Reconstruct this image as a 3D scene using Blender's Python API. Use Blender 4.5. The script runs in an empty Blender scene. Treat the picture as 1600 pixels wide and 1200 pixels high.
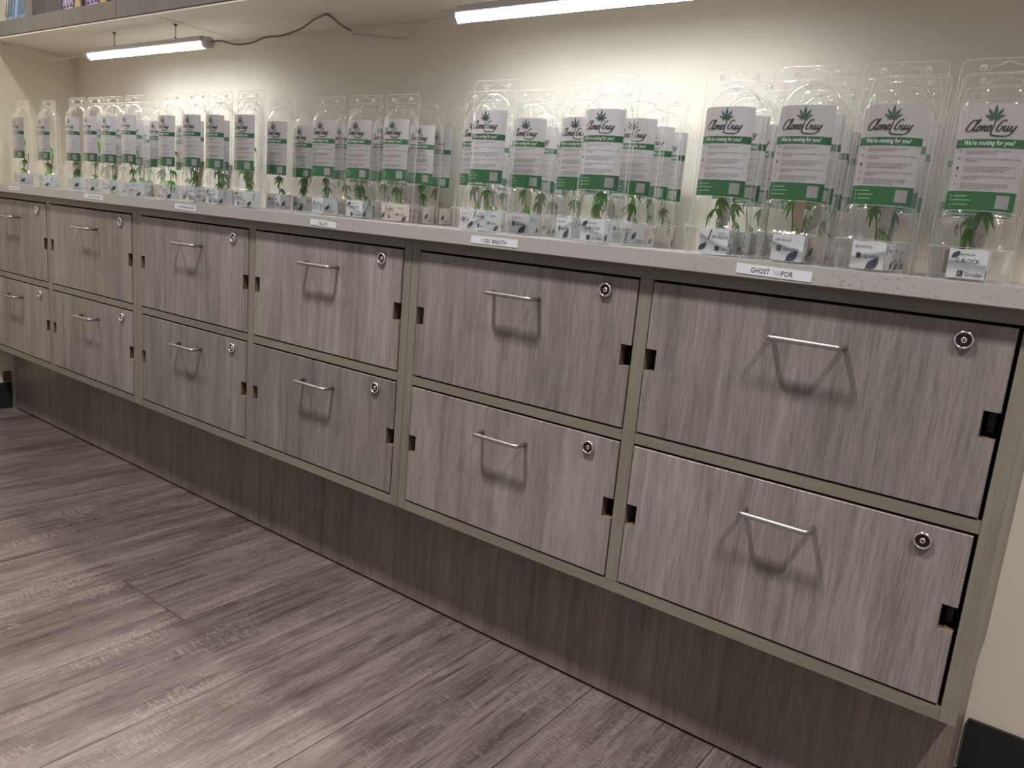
import bpy, bmesh, math, random
from mathutils import Vector, Matrix

random.seed(7)
S = bpy.context.scene
C = S.collection
PI = math.pi

# ------------------------------------------------------------------ camera
cam_data = bpy.data.cameras.new('camera')
cam = bpy.data.objects.new('camera', cam_data)
C.objects.link(cam)
RT = Vector((0.7939, 0.6018, 0.0870)); DN = Vector((0.190, -0.1105, -0.9755)); 
FW = RT.cross(DN).normalized(); DN = FW.cross(RT).normalized(); RT.normalize()
m = Matrix(((RT.x, -DN.x, -FW.x, 0.0633), (RT.y, -DN.y, -FW.y, -1.0041), (RT.z, -DN.z, -FW.z, 0.7688), (0, 0, 0, 1)))
cam.matrix_world = m
cam_data.sensor_width = 36.0
cam_data.sensor_fit = 'HORIZONTAL'
cam_data.lens = 1224.25 * 36.0 / 1600.0
cam_data.clip_start = 0.02
S.camera = cam

# ------------------------------------------------------------------ world, lamps, exposure
W = bpy.data.worlds.new('world'); S.world = W; W.use_nodes = True
W.node_tree.nodes['Background'].inputs[0].default_value = (1.0, 0.955, 0.92, 1)
W.node_tree.nodes['Background'].inputs[1].default_value = 0.31
S.view_settings.view_transform = 'Standard'
S.view_settings.look = 'None'
S.view_settings.gamma = 1.0
S.view_settings.exposure = 0.0
S.view_settings.use_curve_mapping = False
S.cycles.transparent_max_bounces = 64
S.cycles.max_bounces = 10
S.cycles.caustics_reflective = False
S.cycles.caustics_refractive = False
CEIL_POWER = 23.5
TUBE_STRENGTH = 200.0
for k, lx in enumerate((0.72, -0.86, -2.45)):
    ld = bpy.data.lights.new('ceiling_strip', 'AREA')
    ld.shape = 'RECTANGLE'; ld.size = 0.05; ld.size_y = 0.16; ld.spread = 1.75
    ld.energy = CEIL_POWER; ld.color = (1.0, 0.94, 0.90)
    lo = bpy.data.objects.new('ceiling_strip', ld); C.objects.link(lo)
    lo.location = (lx, -0.77, 2.5)
    if k == 2: ld.energy *= .62
# unseen strip light added above the shelf: lights the floor in front, the shelf shades the rest
ld = bpy.data.lights.new('added_floor_light', 'AREA'); ld.shape = 'RECTANGLE'; ld.size = 3.6; ld.size_y = 0.02
ld.energy = 44.0; ld.color = (1.0, .90, .84)
lo = bpy.data.objects.new('added_floor_light', ld); C.objects.link(lo); lo.location = (-1.2, .262, 1.95); lo.rotation_euler = (-.35, 0, 0)

# ------------------------------------------------------------------ helpers
def empty(name, loc=(0, 0, 0), rz=0.0):
    o = bpy.data.objects.new(name, None); C.objects.link(o)
    o.location = loc; o.rotation_euler = (0, 0, rz); o.empty_display_size = 0.02
    return o
def tag(o, label=None, cat=None, group=None, kind=None):
    if label: o['label'] = label
    if cat: o['category'] = cat
    if group: o['group'] = group
    if kind: o['kind'] = kind
    return o
def mesh_obj(name, verts, faces, mats, parent=None, midx=None, smooth=False):
    me = bpy.data.meshes.new(name); me.from_pydata([tuple(v) for v in verts], [], faces); me.update()
    return link(name, me, mats, parent, midx, smooth)
def link(name, me, mats, parent=None, midx=None, smooth=False):
    if mats is not None:
        for mt in (mats if isinstance(mats, (list, tuple)) else [mats]): me.materials.append(mt)
    if midx:
        for p, i in zip(me.polygons, midx): p.material_index = i
    if smooth:
        for p in me.polygons: p.use_smooth = True
    o = bpy.data.objects.new(name, me); C.objects.link(o)
    if parent: o.parent = parent
    return o
class G:
    """collects verts and faces"""
    def __init__(s): s.v = []; s.f = []; s.m = []
    def add(s, vs, fs, mi=0):
        b = len(s.v); s.v += [tuple(v) for v in vs]
        for f in fs: s.f.append([b + i for i in f]); s.m.append(mi)
    def box(s, x0, x1, y0, y1, z0, z1, mi=0):
        s.add([(x0,y0,z0),(x1,y0,z0),(x1,y1,z0),(x0,y1,z0),(x0,y0,z1),(x1,y0,z1),(x1,y1,z1),(x0,y1,z1)],
              [(0,3,2,1),(4,5,6,7),(0,1,5,4),(1,2,6,5),(2,3,7,6),(3,0,4,7)], mi)
    def tube(s, pts, r, n=8, mi=0, closed=False, caps=True):
        pts = [Vector(p) for p in pts]; N = len(pts); vs = []; fs = []
        prev = None
        for i, p in enumerate(pts):
            if closed: t = pts[(i+1) % N] - pts[i-1]
            else: t = pts[min(i+1, N-1)] - pts[max(i-1, 0)]
            t.normalize()
            if prev is None:
                a = Vector((0,0,1)) if abs(t.z) < .9 else Vector((1,0,0))
                u = t.cross(a).normalized()
            else: u = (prev - t * prev.dot(t)).normalized()
            prev = u; w = t.cross(u)
            rr = r[i] if isinstance(r, (list, tuple)) else r
            for k in range(n):
                a = 2*PI*k/n; vs.append(p + u*math.cos(a)*rr + w*math.sin(a)*rr)
        for i in range(N if closed else N-1):
            j = (i+1) % N
            for k in range(n):
                fs.append((i*n+k, i*n+(k+1) % n, j*n+(k+1) % n, j*n+k))
        if caps and not closed:
            fs.append(tuple(range(n-1, -1, -1))); fs.append(tuple((N-1)*n+k for k in range(n)))
        s.add(vs, fs, mi)
    def lathe(s, prof, n=24, axis='y', o=(0,0,0), mi=0):
        vs = []; fs = []
        for (r, h) in prof:
            for k in range(n):
                a = 2*PI*k/n; c, d = r*math.cos(a), r*math.sin(a)
                if axis == 'y': vs.append((o[0]+c, o[1]+h, o[2]+d))
                elif axis == 'x': vs.append((o[0]+h, o[1]+c, o[2]+d))
                else: vs.append((o[0]+c, o[1]+d, o[2]+h))
        for i in range(len(prof)-1):
            for k in range(n): fs.append((i*n+k, i*n+(k+1) % n, (i+1)*n+(k+1) % n, (i+1)*n+k))
        s.add(vs, fs, mi)
    def build(s, name, mats, parent=None, smooth=False, bevel=0, fixn=True):
        me = bpy.data.meshes.new(name); me.from_pydata(s.v, [], s.f); me.update()
        for p, i in zip(me.polygons, s.m): p.material_index = i
        if bevel or fixn:
            bm = bmesh.new(); bm.from_mesh(me)
            if fixn: bmesh.ops.recalc_face_normals(bm, faces=bm.faces)
            if bevel:
                bmesh.ops.bevel(bm, geom=[e for e in bm.edges if e.calc_face_angle(0) > .7], offset=bevel, segments=2, affect='EDGES', clamp_overlap=True)
            bm.to_mesh(me); bm.free()
        return link(name, me, mats, parent, None, smooth)
def box_obj(name, x0, x1, y0, y1, z0, z1, mat, parent=None, bevel=0.0):
    g = G(); g.box(x0, x1, y0, y1, z0, z1); return g.build(name, mat, parent, bevel=bevel)
def catmull(pts, n=6, closed=False):
    P = [Vector(p) for p in pts]; out = []; N = len(P)
    rng = range(N) if closed else range(N-1)
    for i in rng:
        p0 = P[i-1] if (closed or i > 0) else P[0]; p1 = P[i]; p2 = P[(i+1) % N]
        p3 = P[(i+2) % N] if (closed or i+2 < N) else P[-1]
        for k in range(n):
            t = k/n
            out.append(0.5*((2*p1)+(-p0+p2)*t+(2*p0-5*p1+4*p2-p3)*t*t+(-p0+3*p1-3*p2+p3)*t**3))
    if not closed: out.append(P[-1])
    return out

# ------------------------------------------------------------------ materials
def mat_base(name):
    mt = bpy.data.materials.new(name); mt.use_nodes = True
    nt = mt.node_tree; b = nt.nodes['Principled BSDF']
    return mt, nt, b
def simple(name, col, rough=.5, metal=0.0, spec=None, noise=0.0, nscale=30, bump=0.0):
    mt, nt, b = mat_base(name)
    b.inputs['Base Color'].default_value = (*col, 1); b.inputs['Roughness'].default_value = rough
    b.inputs['Metallic'].default_value = metal
    if spec is not None: b.inputs['Specular IOR Level'].default_value = spec
    tc = nt.nodes.new('ShaderNodeTexCoord'); nz = nt.nodes.new('ShaderNodeTexNoise')
    nz.inputs['Scale'].default_value = nscale; nz.inputs['Detail'].default_value = 4
    nt.links.new(tc.outputs['Object'], nz.inputs['Vector'])
    rp = nt.nodes.new('ShaderNodeValToRGB')
    rp.color_ramp.elements[0].position = .3; rp.color_ramp.elements[1].position = .7
    rp.color_ramp.elements[0].color = (*[c*(1-noise) for c in col], 1); rp.color_ramp.elements[1].color = (*[min(1, c*(1+noise)) for c in col], 1)
    nt.links.new(nz.outputs[0], rp.inputs[0]); nt.links.new(rp.outputs[0], b.inputs['Base Color'])
    if bump:
        bp = nt.nodes.new('ShaderNodeBump'); bp.inputs['Strength'].default_value = bump; bp.inputs['Distance'].default_value = .001
        nt.links.new(nz.outputs[0], bp.inputs['Height']); nt.links.new(bp.outputs[0], b.inputs['Normal'])
    return mt
def wood(name, dark, mid, light, axis='z', rough=.45, fine=260.0, streak=0.5, knots=False, bump=.15, rnd=.12, finemix=.55):
    """wood laminate: grain runs along the axis; every object gets its own offset"""
    mt, nt, b = mat_base(name); N = nt.nodes.new; L = nt.links.new
    tc = N('ShaderNodeTexCoord'); oi = N('ShaderNodeObjectInfo')
    off = N('ShaderNodeVectorMath'); off.operation = 'SCALE'; comb = N('ShaderNodeCombineXYZ')
    for i in range(3): L(oi.outputs['Random'], comb.inputs[i])
    L(comb.outputs[0], off.inputs[0]); off.inputs['Scale'].default_value = 37.0
    add = N('ShaderNodeVectorMath'); add.operation = 'ADD'
    L(tc.outputs['Object'], add.inputs[0]); L(off.outputs[0], add.inputs[1])
    def mp(sc_across, sc_along):
        mpn = N('ShaderNodeMapping'); s = [sc_across]*3; s['xyz'.index(axis)] = sc_along
        mpn.inputs['Scale'].default_value = s; L(add.outputs[0], mpn.inputs['Vector']); return mpn
    # warp
    nw = N('ShaderNodeTexNoise'); nw.inputs['Scale'].default_value = 1; nw.inputs['Detail'].default_value = 2
    L(mp(9, 2.2).outputs[0], nw.inputs['Vector'])
    # broad bands
    n1 = N('ShaderNodeTexNoise'); n1.inputs['Scale'].default_value = 1; n1.inputs['Detail'].default_value = 5; n1.inputs['Distortion'].default_value = .6
    L(mp(30, 2.6).outputs[0], n1.inputs['Vector'])
    # cathedral rings
    wv = N('ShaderNodeTexWave'); wv.wave_type = 'BANDS'; wv.bands_direction = 'X' if axis != 'x' else 'Y'
    wv.inputs['Scale'].default_value = 1; wv.inputs['Distortion'].default_value = 5; wv.inputs['Detail'].default_value = 3; wv.inputs['Detail Scale'].default_value = .5
    L(mp(14, 2.4).outputs[0], wv.inputs['Vector'])
    # fine fibres
    n2 = N('ShaderNodeTexNoise'); n2.inputs['Scale'].default_value = 1; n2.inputs['Detail'].default_value = 5; n2.inputs['Roughness'].default_value = .75
    L(mp(fine, fine*.05).outputs[0], n2.inputs['Vector'])
    def mix(a, bb, f):
        x = N('ShaderNodeMix'); x.data_type = 'FLOAT'; x.inputs[0].default_value = f; L(a, x.inputs[2]); L(bb, x.inputs[3]); return x.outputs[0]
    v = mix(n1.outputs[0], wv.outputs['Fac'], .07)
    v = mix(v, n2.outputs[0], finemix)
    v = mix(v, nw.outputs[0], .2)
    rp = N('ShaderNodeValToRGB'); e = rp.color_ramp.elements
    e[0].position = .39; e[0].color = (*dark, 1); e[1].position = .61; e[1].color = (*light, 1)
    q = e.new(.5); q.color = (*mid, 1)
    L(v, rp.inputs[0]); colr = rp.outputs[0]
    if streak:
        n3 = N('ShaderNodeTexNoise'); n3.inputs['Scale'].default_value = 1; n3.inputs['Detail'].default_value = 3
        L(mp(90, 5.0).outputs[0], n3.inputs['Vector'])
        r3 = N('ShaderNodeValToRGB'); r3.color_ramp.elements[0].position = .60; r3.color_ramp.elements[1].position = .74
        r3.color_ramp.elements[0].color = (0,0,0,1); r3.color_ramp.elements[1].color = (streak,)*3 + (1,)
        L(n3.outputs[0], r3.inputs[0])
        mx = N('ShaderNodeMix'); mx.data_type = 'RGBA'; L(r3.outputs[0], mx.inputs[0]); L(colr, mx.inputs[6]); mx.inputs[7].default_value = (*[c*.55 for c in dark], 1)
        colr = mx.outputs[2]
    if knots:
        # pale saw marks across the grain
        ns = N('ShaderNodeTexNoise'); ns.inputs['Scale'].default_value = 1; ns.inputs['Detail'].default_value = 2
        L(mp(70, 330).outputs[0], ns.inputs['Vector'])
        na = N('ShaderNodeTexNoise'); na.inputs['Scale'].default_value = 1; na.inputs['Detail'].default_value = 1
        L(mp(22, 5).outputs[0], na.inputs['Vector'])
        ml = N('ShaderNodeMath'); ml.operation = 'MULTIPLY'; L(ns.outputs[0], ml.inputs[0]); L(na.outputs[0], ml.inputs[1])
        r4 = N('ShaderNodeValToRGB'); r4.color_ramp.elements[0].position = .31; r4.color_ramp.elements[1].position = .42
        r4.color_ramp.elements[0].color = (0,0,0,1); r4.color_ramp.elements[1].color = (.38,.38,.38,1)
        L(ml.outputs[0], r4.inputs[0])
        mx = N('ShaderNodeMix'); mx.data_type = 'RGBA'; L(r4.outputs[0], mx.inputs[0]); L(colr, mx.inputs[6]); mx.inputs[7].default_value = (*[min(1, c*1.35) for c in light], 1)
        colr = mx.outputs[2]
        nk = N('ShaderNodeTexNoise'); nk.inputs['Scale'].default_value = 1; nk.inputs['Detail'].default_value = 2
        L(mp(17, 5).outputs[0], nk.inputs['Vector'])
        r5 = N('ShaderNodeValToRGB'); r5.color_ramp.elements[0].position = .66; r5.color_ramp.elements[1].position = .78
        r5.color_ramp.elements[0].color = (0,0,0,1); r5.color_ramp.elements[1].color = (.75,.75,.75,1)
        L(nk.outputs[0], r5.inputs[0])
        mx = N('ShaderNodeMix'); mx.data_type = 'RGBA'; L(r5.outputs[0], mx.inputs[0]); L(colr, mx.inputs[6]); mx.inputs[7].default_value = (*[c*.6 for c in dark], 1)
        colr = mx.outputs[2]
    # each board a touch lighter or darker
    mr = N('ShaderNodeMapRange'); mr.inputs['To Min'].default_value = 1-rnd; mr.inputs['To Max'].default_value = 1+rnd
    L(oi.outputs['Random'], mr.inputs['Value'])
    sc = N('ShaderNodeVectorMath'); sc.operation = 'SCALE'; L(colr, sc.inputs[0]); L(mr.outputs[0], sc.inputs['Scale'])
    L(sc.outputs[0], b.inputs['Base Color'])
    b.inputs['Roughness'].default_value = rough
    bp = N('ShaderNodeBump'); bp.inputs['Strength'].default_value = bump; bp.inputs['Distance'].default_value = .0006
    L(v, bp.inputs['Height']); L(bp.outputs[0], b.inputs['Normal'])
    return mt
def plastic(name, haze, base_ref, milk=(1, 1, 1), power=3.2, rough=.04, edge=.75):
    """thin clear plastic sheet: see-through, reflecting more at grazing angles, a little haze"""
    mt = bpy.data.materials.new(name); mt.use_nodes = True; nt = mt.node_tree
    for n in list(nt.nodes): nt.nodes.remove(n)
    N = nt.nodes.new; L = nt.links.new
    out = N('ShaderNodeOutputMaterial'); tr = N('ShaderNodeBsdfTransparent'); tr.inputs[0].default_value = (.997, .997, .994, 1)
    gl = N('ShaderNodeBsdfGlossy'); gl.inputs['Roughness'].default_value = rough; gl.inputs[0].default_value = (1, 1, 1, 1)
    lw = N('ShaderNodeLayerWeight'); lw.inputs['Blend'].default_value = .5
    pw = N('ShaderNodeMath'); pw.operation = 'POWER'; L(lw.outputs['Facing'], pw.inputs[0]); pw.inputs[1].default_value = power
    mu = N('ShaderNodeMath'); mu.operation = 'MULTIPLY_ADD'; L(pw.outputs[0], mu.inputs[0]); mu.inputs[1].default_value = edge; mu.inputs[2].default_value = base_ref
    m1 = N('ShaderNodeMixShader'); L(mu.outputs[0], m1.inputs[0]); L(tr.outputs[0], m1.inputs[1]); L(gl.outputs[0], m1.inputs[2])
    df = N('ShaderNodeBsdfDiffuse'); df.inputs[0].default_value = (*milk, 1); tl = N('ShaderNodeBsdfTranslucent'); tl.inputs[0].default_value = (*milk, 1)
    md = N('ShaderNodeMixShader'); md.inputs[0].default_value = .5; L(df.outputs[0], md.inputs[1]); L(tl.outputs[0], md.inputs[2])
    m2 = N('ShaderNodeMixShader'); m2.inputs[0].default_value = haze; L(m1.outputs[0], m2.inputs[1]); L(md.outputs[0], m2.inputs[2])
    # moulding waviness
    tc = N('ShaderNodeTexCoord'); nz = N('ShaderNodeTexNoise'); nz.inputs['Scale'].default_value = 70; nz.inputs['Detail'].default_value = 1
    L(tc.outputs['Object'], nz.inputs['Vector']); bp = N('ShaderNodeBump'); bp.inputs['Strength'].default_value = .5; bp.inputs['Distance'].default_value = .0012
    L(nz.outputs[0], bp.inputs['Height']); L(bp.outputs[0], gl.inputs['Normal'])
    L(m2.outputs[0], out.inputs[0]); return mt
def paper(name, col, trans=.3):
    mt = bpy.data.materials.new(name); mt.use_nodes = True; nt = mt.node_tree
    for n in list(nt.nodes): nt.nodes.remove(n)
    N = nt.nodes.new; L = nt.links.new
    out = N('ShaderNodeOutputMaterial'); df = N('ShaderNodeBsdfDiffuse'); tl = N('ShaderNodeBsdfTranslucent')
    df.inputs[0].default_value = (*col, 1); tl.inputs[0].default_value = (*col, 1)
    mx = N('ShaderNodeMixShader'); mx.inputs[0].default_value = trans
    L(df.outputs[0], mx.inputs[1]); L(tl.outputs[0], mx.inputs[2]); L(mx.outputs[0], out.inputs[0]); return mt
def lamp_mat(name, col, strength):
    mt = bpy.data.materials.new(name); mt.use_nodes = True; nt = mt.node_tree
    for n in list(nt.nodes): nt.nodes.remove(n)
    out = nt.nodes.new('ShaderNodeOutputMaterial'); em = nt.nodes.new('ShaderNodeEmission')
    em.inputs[0].default_value = (*col, 1); em.inputs[1].default_value = strength
    nt.links.new(em.outputs[0], out.inputs[0]); return mt
def leaf_mat(name, c1, c2, tr=.35):
    mt = paper(name, c1, tr); nt = mt.node_tree; N = nt.nodes.new; L = nt.links.new
    tc = N('ShaderNodeTexCoord'); nz = N('ShaderNodeTexNoise'); nz.inputs['Scale'].default_value = 90
    L(tc.outputs['Object'], nz.inputs['Vector']); rp = N('ShaderNodeValToRGB')
    rp.color_ramp.elements[0].position = .35; rp.color_ramp.elements[1].position = .65
    rp.color_ramp.elements[0].color = (*c1, 1); rp.color_ramp.elements[1].color = (*c2, 1)
    L(nz.outputs[0], rp.inputs[0])
    for n in nt.nodes:
        if n.type in ('BSDF_DIFFUSE', 'BSDF_TRANSLUCENT'): L(rp.outputs[0], n.inputs[0])
    return mt

M = {}
M['door'] = wood('greige_laminate', (.135,.115,.106), (.215,.188,.175), (.300,.268,.252), 'z', rough=.42, fine=420, streak=.25)
M['frame_h'] = wood('taupe_laminate_rail', (.150,.135,.110), (.188,.169,.139), (.215,.196,.163), 'x', rough=.45, streak=0, rnd=.03)
M['frame_v'] = wood('taupe_laminate_stile', (.150,.135,.110), (.188,.169,.139), (.215,.196,.163), 'z', rough=.45, streak=0, rnd=.03)
M['kick'] = wood('brown_laminate', (.135,.107,.092), (.205,.166,.143), (.265,.220,.192), 'z', rough=.4, rnd=.02)
M['plank'] = wood('weathered_plank', (.040,.029,.027), (.092,.072,.068), (.160,.130,.124), 'y', rough=.32, streak=.75, knots=True, fine=430, bump=.3, rnd=.06, finemix=.6)
M['subfloor'] = simple('dark_underlay', (.02,.017,.015), .9)
M['raw'] = simple('raw_board_edge', (.13,.085,.05), .8, noise=.35, nscale=300)
M['inside'] = simple('dark_cabinet_inside', (.10,.085,.07), .8, noise=.1)
M['black_metal'] = simple('black_hinge_metal', (.02,.02,.022), .35, .6)
M['chrome'] = simple('polished_chrome', (.75,.74,.73), .16, 1.0)
M['steel'] = simple('brushed_steel', (.42,.41,.40), .38, 1.0)
M['keyhole'] = simple('dark_keyway', (.06,.045,.04), .3, .8)
M['wall'] = simple('cream_wall_paint', (.76,.70,.60), .75, noise=.02, nscale=12, bump=.05)
M['wall_side'] = simple('cream_side_wall_paint', (.82,.75,.60), .75, noise=.02, nscale=12, bump=.05)
M['white_wall'] = simple('off_white_wall_paint', (.60,.58,.53), .8, noise=.03, nscale=60, bump=.1)
M['board'] = simple('cream_shelf_paint', (.84,.78,.68), .5, noise=.02, nscale=9)
M['black_base'] = simple('black_rubber_base', (.018,.018,.019), .45)
M['fascia'] = wood('grey_shelf_laminate', (.125,.12,.117), (.150,.143,.140), (.165,.158,.153), 'z', rough=.45, streak=0, rnd=.03)
M['tag'] = simple('silver_white_tape', (.62,.63,.67), .35)
M['ink'] = simple('black_ink', (.006,.006,.008), .5)
M['faint_ink'] = simple('faded_ink', (.42,.43,.47), .5)
M['blue_ink'] = simple('blurred_blue_ink', (.22,.24,.30), .5)
M['clear'] = plastic('clear_blister_plastic', .022, .022)
M['rim'] = plastic('clear_blister_rim', .16, .18, power=1.5, edge=.5)
M['label'] = paper('white_label_paper', (.49,.47,.49), .36)
M['green'] = paper('green_label_ink', (.036,.135,.058), .15)
M['logo_green'] = simple('dark_green_print', (.015,.065,.04), .6)
M['white_ink'] = simple('white_print', (.75,.78,.75), .6)
M['grey_ink'] = simple('grey_print', (.03,.03,.04), .6)
M['foil'] = simple('white_cube_wrap', (.50,.52,.55), .3, noise=.04)
M['foil_beige'] = simple('beige_cube_wrap', (.50,.43,.38), .5, noise=.05)
M['wool'] = simple('brown_rockwool', (.22,.16,.10), .95, noise=.4, nscale=200)
M['navy'] = simple('navy_print', (.03,.035,.06), .5)
M['stake'] = paper('cream_plant_stake', (.66,.58,.44), .2)
M['stake_white'] = paper('white_plant_stake', (.72,.68,.66), .2)
M['stem'] = simple('green_brown_stem', (.10,.13,.03), .6, noise=.4, nscale=300)
M['leaf'] = leaf_mat('green_leaf', (.045,.16,.02), (.09,.26,.035))
M['leaf_pale'] = leaf_mat('yellow_green_leaf', (.12,.27,.03), (.20,.36,.06))
M['lamp'] = lamp_mat('led_diffuser_glow', (.93,.98,1.0), TUBE_STRENGTH)
M['lamp_side'] = lamp_mat('led_cover_side_glow', (.93,.98,1.0), TUBE_STRENGTH*.012)
M['housing'] = simple('grey_lamp_housing', (.55,.52,.51), .4)
M['cord_backlit'] = simple('backlit_dark_cord', (.20,.17,.12), .5)  # dark silhouette against the bright tube, put into the cord colour
M['cord_light'] = simple('white_cord', (.52,.47,.40), .5)
M['hook'] = simple('hook_metal', (.20,.17,.13), .35, .9)
M['purple'] = simple('purple_carton', (.055,.025,.12), .4)
M['lilac'] = simple('lilac_print', (.50,.44,.62), .5)
M['tan'] = simple('tan_print', (.55,.36,.14), .5)
M['blue_pack'] = simple('blue_silver_pouch', (.28,.42,.62), .3, noise=.35, nscale=18)
M['blue_dark'] = simple('slate_blue_print', (.06,.11,.19), .4)

# countertop: pale speckled laminate
def counter_mat():
    mt, nt, b = mat_base('speckled_countertop'); N = nt.nodes.new; L = nt.links.new
    tc = N('ShaderNodeTexCoord'); mp = N('ShaderNodeMapping'); mp.inputs['Scale'].default_value = (.6, 1, 1.0); L(tc.outputs['Object'], mp.inputs[0])
    n1 = N('ShaderNodeTexNoise'); n1.inputs['Scale'].default_value = 230; n1.inputs['Detail'].default_value = 4; n1.inputs['Roughness'].default_value = .7; L(mp.outputs[0], n1.inputs['Vector'])
    n2 = N('ShaderNodeTexNoise'); n2.inputs['Scale'].default_value = 14; n2.inputs['Detail'].default_value = 3; L(mp.outputs[0], n2.inputs['Vector'])
    ad = N('ShaderNodeMath'); ad.operation = 'MULTIPLY_ADD'; L(n2.outputs[0], ad.inputs[0]); ad.inputs[1].default_value = .35; L(n1.outputs[0], ad.inputs[2])
    rp = N('ShaderNodeValToRGB'); e = rp.color_ramp.elements; e[0].position = .50; e[0].color = (.23,.22,.205,1); e[1].position = .555; e[1].color = (.335,.325,.31,1)
    q = e.new(.80); q.color = (.36,.35,.335,1); L(ad.outputs[0], rp.inputs[0]); L(rp.outputs[0], b.inputs['Base Color'])
    b.inputs['Roughness'].default_value = .28
    return mt
M['counter'] = counter_mat()

# ------------------------------------------------------------------ setting
Z0 = 0.01
YB = 0.30          # back wall
XL = -2.80         # left wall
floor = box_obj('floor', XL, 1.6, -2.6, YB, Z0-.06, Z0-.0045, M['subfloor']); tag(floor, kind='structure')
floor['label'] = 'weathered grey-brown plank floor'
PW = .2185
x_seam = -0.9345
cols = range(-12, 12)
for k in cols:
    xa = x_seam + PW*(k-1); xb = xa + PW
    if xb < XL or xa > 1.6: continue
    xa = max(xa, XL); xb = min(xb, 1.6)
    r = random.Random(k*31+5)
    L0 = 1.32
    if abs((x_seam - 2*PW) - xa) < .01: y = -.283 - 2*L0   # the plank joint seen in the photograph
    else: y = -.283 - 2*L0 - r.choice((.72, .80, .88))
    while y < YB:
        ya = max(y, -2.6); yb = min(y+L0, YB)
        if yb - ya > .03:
            g = G(); gp = .0006
            hx, hy = (xb-xa)/2-gp, (yb-ya)/2-gp
            c = .0008
            g.add([(-hx,-hy,-.004),(hx,-hy,-.004),(hx,hy,-.004),(-hx,hy,-.004),
                   (-hx,-hy,-c),(hx,-hy,-c),(hx,hy,-c),(-hx,hy,-c),
                   (-hx+c,-hy+c,0),(hx-c,-hy+c,0),(hx-c,hy-c,0),(-hx+c,hy-c,0)],
                  [(3,2,1,0),(0,1,5,4),(1,2,6,5),(2,3,7,6),(3,0,4,7),(4,5,9,8),(5,6,10,9),(6,7,11,10),(7,4,8,11),(8,9,10,11)])
            o = g.build('plank', M['plank'], floor)
            o.location = ((xa+xb)/2, (ya+yb)/2, Z0)
        y += L0

tag(box_obj('wall_back', XL-.1, 1.6, YB, YB+.1, Z0, 2.7, M['wall']), 'cream painted back wall above and beside the cabinets', kind='structure')
tag(box_obj('wall_left', XL-.1, XL, -.6, YB, Z0, 2.7, M['wall_side']), 'cream painted left end wall of the alcove', kind='structure')
bb = G(); bb.box(.0235, 1.6, YB-.008, YB, Z0, .095); bb.box(.0235, 1.6, YB-.010, YB-.008, Z0, .018)
tag(bb.build('baseboard_back', M['black_base'], bevel=.001), 'black rubber baseboard right of the cabinets', kind='structure')
bb = G(); bb.box(XL, XL+.008, -.6, .068, Z0, .097); bb.box(XL+.008, XL+.011, -.6, .068, Z0, .018)
tag(bb.build('baseboard_left', M['black_base'], bevel=.001), 'black rubber baseboard on the left end wall', kind='structure')
# wooden sliver at the foot of the left wall and small nail in it
tag(box_obj('trim_1', XL, XL+.004, .045, .068, .1, .135, M['raw']), 'small brown wood offcut on left wall above baseboard', kind='structure')

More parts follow.
